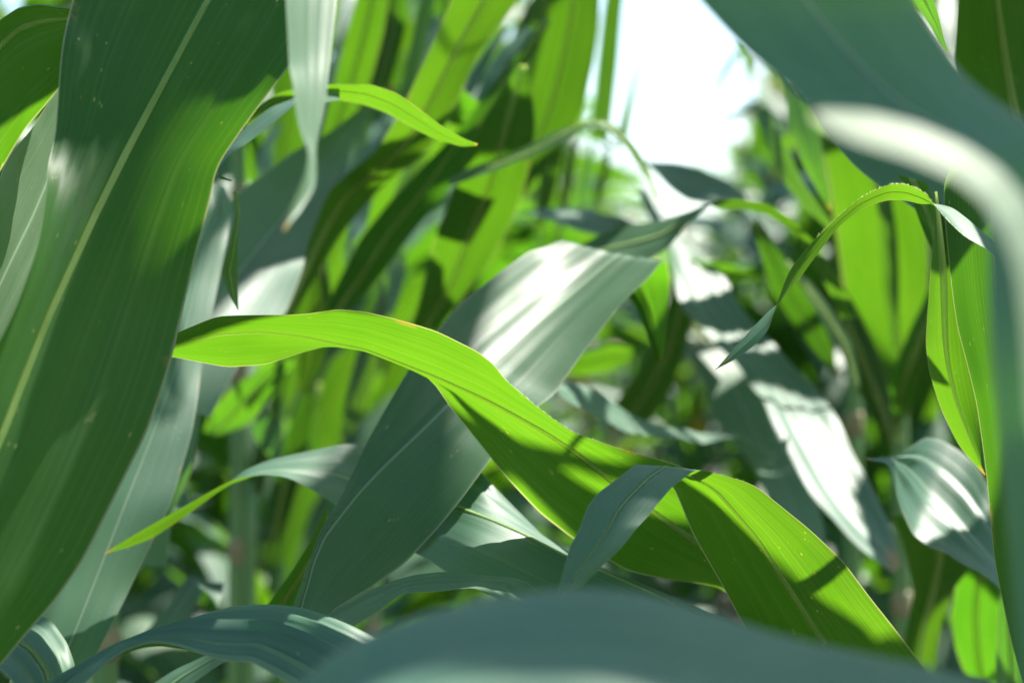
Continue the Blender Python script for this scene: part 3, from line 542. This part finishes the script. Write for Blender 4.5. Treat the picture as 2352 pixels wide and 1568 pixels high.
plant("S", -.2327, 1.9, "corn plant with the ringed greenish brown stalk standing in the lower left gloom", 1.5, r0=.0075)
leaf("S", [(600,850),(597,890),(580,940),(578,990),(600,1030),(635,1060)], [(604,850),(605,890),(610,940),(625,960),(650,990),(650,1060)], D=1.75, T=2, side='T', n=30, nu=9, lit=[(605,960,60),(630,1020,40)])
leaf("S", [(620,820),(590,850),(540,885),(490,935),(468,990)], [(680,830),(645,870),(612,925),(572,975),(500,1000)], D=[1.6,1.65,1.7], T=2, side="U", n=30, nu=9)
leaf("S", [(730,880),(720,920),(690,950),(680,1000),(700,1045)], [(735,880),(732,920),(730,960),(730,1000),(726,1045)], D=2.0, T=0, side='U', n=30, nu=9, lit=[(710,980,60)])
leaf("S", [(320,1470),(380,1390),(430,1320),(480,1335),(515,1340)], [(400,1460),(440,1400),(470,1350),(490,1380),(500,1400)], D=1.3, T=3, side='T', n=40, lit=[(490,1360,25)])
plant("S2", -.2165, 1.905, "corn plant with the shorter stalk ending in a yellowish node in the lower left", 1.082, r0=.0082)

# ---------------------------------------------------------------- whole plants by rule
def arc_leaf(base, az, th0, th1, ln, w, twist=0., n=30, bend=1.4, tip=1.6):
    """a leaf leaving a stalk at azimuth az, rising at th0 from upright and arching over to th1"""
    s = np.linspace(0, 1, n); th = th0+(th1-th0)*s**bend
    h = np.array([math.cos(az), math.sin(az), 0.]); side = np.array([-math.sin(az), math.cos(az), 0.])
    step = ln/(n-1); d = np.sin(th)[:, None]*h+np.cos(th)[:, None]*np.array([0, 0, 1.])
    M = np.asarray(base)+np.r_[np.zeros((1, 3)), np.cumsum((d[1:]+d[:-1])/2*step, axis=0)]
    nn = nrm(np.cross(np.broadcast_to(side, d.shape), d)); tw = twist*s**1.3
    S = side*np.cos(tw)[:, None]+nn*np.sin(tw)[:, None]
    prof = np.clip(.42+1.5*s, 0, 1)*np.clip((1-s)*tip, 0, 1)**.75
    wv = 1+.06*np.sin(s*23+az*7)
    off = S*(w/2*prof*wv)[:, None]; vee = nn*(w*.10*prof)[:, None]
    return M+off-vee*0, M+vee*0-nn*(w*.08*prof)[:, None], M-off

def arc_obj(parent, base, az, th0, th1, ln, w, twist, seed, n=30, nu=9, rib=True, wave=.003):
    L, M, Rr = arc_leaf(base, az, th0, th1, ln, w, twist, n)
    G = ribbon(L, M, Rr, nu, .0004, 4, wave, seed)
    flip = upward(G)[:max(3, n//3), :, 2].mean() < 0
    return leaf_objects(G, parent, flip, 'e', rib, .005, tone=.6+.4*((seed*.618) % 1), wax=.2+.8*((seed*.382) % 1)), G

def grow(rg, parent, H=2.05, n=26, nu=9, rib=True, parts=True):
    items = []; side0 = rg.rand()*6.28; z = .25+.1*rg.rand(); k = 0
    while z < H-.15:
        f = z/H; az = side0+math.pi*(k % 2)+rg.uniform(-.5, .5)
        ln = rg.uniform(.62, .85)*(1-.45*max(0, f-.6)/.4); w = rg.uniform(.07, .092)*(1-.35*max(0, f-.6)/.4)
        th0 = rg.uniform(.30, .6)*(1-.35*f); th1 = rg.uniform(1.5, 2.6)*(1-.35*max(0, f-.6)/.4)
        items.append((np.array([0, 0, z]), az, th0, th1, ln, w, rg.uniform(-1.2, 1.2), rg.randint(9999)))
        z += .085+.045*rg.rand(); k += 1
    return items

def tassel_mesh(rg, H):
    V, F = [], []
    for j in range(9):
        az = rg.rand()*6.28; out = .0 if j == 0 else rg.uniform(.03, .10); h = .24 if j == 0 else rg.uniform(.12, .2)
        t = np.linspace(0, 1, 7)[:, None]
        p = np.array([0, 0, H])+t*np.array([0, 0, h])+t**1.6*np.array([math.cos(az), math.sin(az), 0])*out-t**3*np.array([0, 0, out*.5])
        v, f = tube(p, np.linspace(.0035, .0012, 7), 5); f = [[i+len(V) for i in q] for q in f]; V += list(v); F += f
    return V, F

def make_variant(seed, merged):
    rg = np.random.RandomState(seed); H = rg.uniform(1.95, 2.2)
    items = grow(rg, None, H)
    o = thing("corn_plant", "", "corn plant")
    if not merged:
        stalk_objects(0, 0, o, 0, H, .011, .005, False, seed)
        for it in items: arc_obj(o, *it[:7], it[7], 26, 9, True)
        V, F = tassel_mesh(rg, H-.02); mesh_obj("tassel", V, F, M_TASSEL, o)
        return o
    bpy.data.objects.remove(o)
    Vs, Fs, uvs, tips, mats = [], [], [], [], []; off = 0
    for it in items:
        L, M, Rr = arc_leaf(*it[:7], n=18); G = ribbon(L, M, Rr, 7, .0004, 4, .003, it[7]); n, nu = G.shape[:2]
        flip = upward(G)[:6, :, 2].mean() < 0
        i = np.arange(n-1)[:, None]*nu+np.arange(nu-1)[None]; f = np.stack([i, i+1, i+nu+1, i+nu], -1).reshape(-1, 4)
        if flip: f = f[:, ::-1]
        Vs.append(G.reshape(-1, 3)); Fs += (f+off).tolist(); off += n*nu; mats += [0]*len(f)
        uvs.append(np.stack([np.broadcast_to(np.linspace(0, 1, nu), (n, nu)), np.broadcast_to(np.linspace(0, it[4], n)[:, None], (n, nu))], -1).reshape(-1, 2))
        tips.append(np.repeat(np.linspace(0, 1, n), nu))
    z = np.linspace(0, H, 6); V, F = tube(np.stack([z*0, z*0, z], 1), np.linspace(.011, .005, 6), 8)
    Vs.append(V); Fs += [[q+off for q in f] for f in F]; off += len(V); mats += [1]*len(F); uvs.append(np.zeros((len(V), 2))); tips.append(np.zeros(len(V)))
    V, F = tassel_mesh(rg, H-.02); V = np.array(V)
    Vs.append(V); Fs += [[q+off for q in f] for f in F]; mats += [2]*len(F); uvs.append(np.zeros((len(V), 2))); tips.append(np.zeros(len(V)))
    o = mesh_obj("corn_plant", np.concatenate(Vs), Fs, M_LEAF, None, np.concatenate(uvs), np.concatenate(tips))
    o.data.materials.append(M_STALK); o.data.materials.append(M_TASSEL)
    o.data.polygons.foreach_set('material_index', mats)
    return o

def copy_tree(o, parent=None):
    c = o.copy(); COL.objects.link(c); t = .55+.45*((len(bpy.data.objects)*.618) % 1); c.color = (t, (len(bpy.data.objects)*.382) % 1, 1, 1)
    if parent is not None: c.parent = parent
    for ch in list(o.children): copy_tree(ch, c)
    return c

NEAR_GROUP = "blurred corn plants in the rows behind"; FAR_GROUP = "distant corn plants at the end of the rows"
NEAR_LABEL = "blurred corn plant standing in the rows behind the sharp leaves"
FAR_LABEL = "far out of focus corn plant deep down the rows"
near_v = [make_variant(11+i, False) for i in range(6)]; far_v = [make_variant(41+i, True) for i in range(6)]
used_near, used_far = set(), set()
rg = np.random.RandomState(77)
ROW_A = R(3.9)
ROWS = [(-.47, 2.55), (.37, 2.9), (-1.21, 4.2), (1.12, 2.2), (-1.96, 6.9), (1.77, 10.5)]
spots = []
for off, y0 in ROWS:
    y = y0
    while y < 13:
        spots.append((y*math.tan(ROW_A)+off+rg.uniform(-.04, .04), y, 1.)); y += rg.uniform(.19, .25)
def sky_gap(o):
    me = o.data if o.type == 'MESH' else None
    objs = [o] if me else [c for c in o.children]
    c, sn = math.cos(o.rotation_euler[2])*o.scale[0], math.sin(o.rotation_euler[2])*o.scale[0]; bad = 0
    for q in objs:
        v = np.empty(len(q.data.vertices)*3, np.float32); q.data.vertices.foreach_get('co', v); v = v.reshape(-1, 3)
        x = v[:, 0]*c-v[:, 1]*sn+o.location.x; y = v[:, 0]*sn+v[:, 1]*c+o.location.y; z = v[:, 2]*o.scale[0]
        px = 1176+x/y*FPX; py = 784-(z-CAM_Z)/y*FPX
        bad += int(np.sum((py > -40) & (py < 350-abs(px-1540)*.35) & (px > 1400+py*.05) & (px < 1690)))
    return bad
for off, y0, y1 in ((-1.21, 1.0, 4.1), (-1.96, 1.6, 6.8)):
    for y in np.arange(y0, y1, .34): spots.append((y*math.tan(ROW_A)+off+rg.uniform(-.05, .05), y, 1.))
for y in np.arange(3.2, 13, .45): spots.append((y*math.tan(ROW_A)+rg.uniform(-.22, .17), y+rg.uniform(-.2, .2), rg.uniform(.45, .56) if y < 5.5 else rg.uniform(.62, .8)))
for x, y, sz in spots:
    pool, used = (near_v, used_near) if y < 5.2 and abs(x/y) < .3 else (far_v, used_far)
    i = rg.randint(6)
    if i not in used: o = pool[i]; used.add(i)
    else: o = copy_tree(pool[i])
    o.location = (x, y, 0); s = sz*rg.uniform(.92, 1.03); o.scale = (s, s, s)
    turns = rg.rand(10)*6.283; bad = []
    for a in turns:
        o.rotation_euler = (0, 0, a); bad.append(sky_gap(o))
        if bad[-1] == 0: break
    o.rotation_euler = (0, 0, turns[int(np.argmin(bad))])
    if min(bad) > 6 and o.name.count('.'):
        for q in list(o.children_recursive)+[o]: bpy.data.objects.remove(q)
        continue
    o["label"] = NEAR_LABEL if pool is near_v else FAR_LABEL; o["category"] = "corn plant"
    o["group"] = NEAR_GROUP if pool is near_v else FAR_GROUP

# ---------------------------------------------------------------- unseen upper leaves added to the plants to shade the leaves in view
def in_view(P, margin=50):
    y = P[:, 1]; ok = y > .08; q = P[ok]
    if not len(q): return False
    px = 1176+q[:, 0]/q[:, 1]*FPX; py = 784-(q[:, 2]-CAM_Z)/q[:, 1]*FPX
    return bool(np.any((px > -margin) & (px < 2352+margin) & (py > -margin) & (py < 1568+margin)))

def shade_leaves(hosts, ncand=15000, nmax=130, cell=.007, seed=21):
    rg = np.random.RandomState(seed)
    e1 = nrm(np.cross(SUN, [0, 1., 0])); e2 = np.cross(SUN, e1)
    lo, W = 1e9, {}
    pts, wts = [], []
    for G, lit, _, dark in TRACED:
        P = G.reshape(-1, 3); sub = np.zeros(G.shape[:2], bool); sub[::2, ::2] = True; sub = sub.ravel(); px = 1176+P[:, 0]/P[:, 1]*FPX; py = 784-(P[:, 2]-CAM_Z)/P[:, 1]*FPX
        ins = (px > -20) & (px < 2372) & (py > -20) & (py < 1588)
        L = np.zeros(len(P), bool)
        for x, y, r in lit: L |= (px-x)**2+(py-y)**2 < r*r
        K = np.zeros(len(P), bool)
        for x, y, r in dark: K |= (px-x)**2+(py-y)**2 < r*r
        ins &= sub | L; pts.append(P[ins]); wts.append(np.where(L, -14., np.where(K, 5., 1.))[ins])
    n = 1500; d = rg.uniform(1.7, 3.2, n); pts.append(unproj(rg.uniform(230, 1550, n), rg.uniform(780, 1450, n), d)); wts.append(np.full(n, .8))
    P = np.concatenate(pts); w = np.concatenate(wts)
    a, b = P@e1, P@e2; a0, b0 = a.min(), b.min(); na, nb = int((a.max()-a0)/cell)+2, int((b.max()-b0)/cell)+2
    W = np.zeros(na*nb); ki = np.floor((a-a0)/cell).astype(int)*nb+np.floor((b-b0)/cell).astype(int)
    np.add.at(W, ki, w)
    # per-cell saturation so that dense meshes do not outvote the rest
    W = np.clip(W, -14, 5)
    cands = []
    for _ in range(ncand):
        key = hosts[rg.randint(len(hosts))]; o, x, y = PLANTS[key]
        z = rg.uniform(1.25, 2.05)
        p = (np.array([x, y, z]), rg.rand()*6.283, rg.uniform(.15, .9), rg.uniform(1.2, 2.7), rg.uniform(.4, .85), rg.uniform(.035, .088), rg.uniform(-1.5, 1.5))
        if _ % 3 == 0:                               # short narrow unseen leaves added to shade the middle
            key = ("B", "D", "row d", "F")[rg.randint(4)]; o, x, y = PLANTS[key]
            p = (np.array([x, y, rg.uniform(1.3, 1.75)]), rg.uniform(1.9, 3.7), rg.uniform(.5, 1.3), rg.uniform(.8, 1.9), rg.uniform(.25, .5), rg.uniform(.025, .06), rg.uniform(-1., 1.))
        L, M, Rr = arc_leaf(*p, n=40)
        u = np.linspace(0, 1, 11)[None, :, None]; Q = (L[:, None]*(1-u)+Rr[:, None]*u).reshape(-1, 3)
        if in_view(Q): continue
        ia = np.floor((Q@e1-a0)/cell).astype(int); ib = np.floor((Q@e2-b0)/cell).astype(int)
        k = (ia >= 0) & (ia < na) & (ib >= 0) & (ib < nb)
        if k.sum() < 20: continue
        cands.append((key, p, np.unique(ia[k]*nb+ib[k])))
    out = []
    p = (np.array([-.27, 1.15, 1.47]), -.5, 1.15, 1.75, .31, .08, .2)          # added leaf that shades the top left corner
    L, M, Rr = arc_leaf(*p, n=40); Q = np.concatenate([L, M, Rr])
    if not in_view(Q): out.append(("V9", p, None))
    for _ in range(nmax):
        g = [W[c[2]].sum() for c in cands]; i = int(np.argmax(g))
        if g[i] < 5: break
        out.append(cands[i]); sel = cands[i][2]; W[sel] = np.where(W[sel] > 0, 0, W[sel])
    print("shade_leaves", len(cands), len(out), "left", W[W > 0].sum(), "of", np.clip(np.bincount(ki, w, na*nb), 0, 5).sum())
    for key, p, _ in out:
        arc_obj(PLANTS[key][0], *p, int(rg.randint(9999)), 36, 11, True, .002)
for key, hx, hy in (("row a", .545, 1.66), ("row b", .53, 1.9), ("row c", .57, 2.22), ("row d", .49, 1.36)):  # unseen plants added outside the right edge to carry shading leaves
    PLANTS[key] = (thing("corn_plant", NEAR_LABEL, "corn plant", (hx, hy, 0), NEAR_GROUP), hx, hy)
    stalk_objects(hx, hy, PLANTS[key][0], 0, 2.1, .012, .006, True, int(hx*1000))
shade_leaves(["row a", "row b", "row c", "row d", "V5", "L1", "L2", "V9", "V10", "F", "D", "B", "E", "G", "W", "R", "S", "Q", "V10", "S"])

# ---------------------------------------------------------------- darker blades among the blurred ones
leaf("R", [(1878,640),(1900,720),(1950,850),(2000,960),(2045,1020)], [(1902,600),(1965,700),(2012,800),(2046,900),(2058,1012)], D=[1.6,1.64,1.7], T=0, fold=-.4, side='U', n=40, tone=.4, wax=.2, tip=None)
leaf("R", [(2000,300),(2010,400),(2018,520),(2030,660),(2050,800)], [(2012,300),(2040,400),(2060,520),(2066,660),(2060,800)], D=[1.66,1.7,1.76], T=2, fold=-.3, side='T', n=40, tone=.6, wax=.3, tip='s')
for q, (xa, ya, xb, yb, w, dd, td) in enumerate(((905, -30, 800, 330, 44, 1.9, .5), (1010, 180, 900, 520, 40, 1.75, .45), (1170, 120, 1075, 430, 46, 1.8, .55), (1235, -30, 1160, 260, 40, 2.0, .5),
                                                 (1330, 200, 1225, 520, 44, 2.1, .6), (1150, 430, 1040, 720, 40, 1.8, .4), (745, 560, 690, 900, 60, 1.6, .4), (870, 640, 800, 1000, 56, 1.7, .4),
                                                 (700, 860, 640, 1240, 60, 1.75, .35), (640, 900, 600, 1130, 40, 1.8, .35))):
    L = [(xa+(xb-xa)*f+14*math.sin(f*3+q)-w*k/2, ya+(yb-ya)*f) for f, k in ((0, .05), (.2, .6), (.45, 1), (.75, .9), (1, .4))]
    Rr = [(x+w*k+2, y+8) for (x, y), k in zip(L, (.05, .6, 1, .9, .4))]
    leaf("V5", L, Rr, D=[dd, dd+.04, dd+.1], T=(-2, 2, 0)[q % 3], fold=-.4, side='UT'[q % 2], n=40, nu=9, tone=td, wax=.1+.2*(q % 3), tip='s')
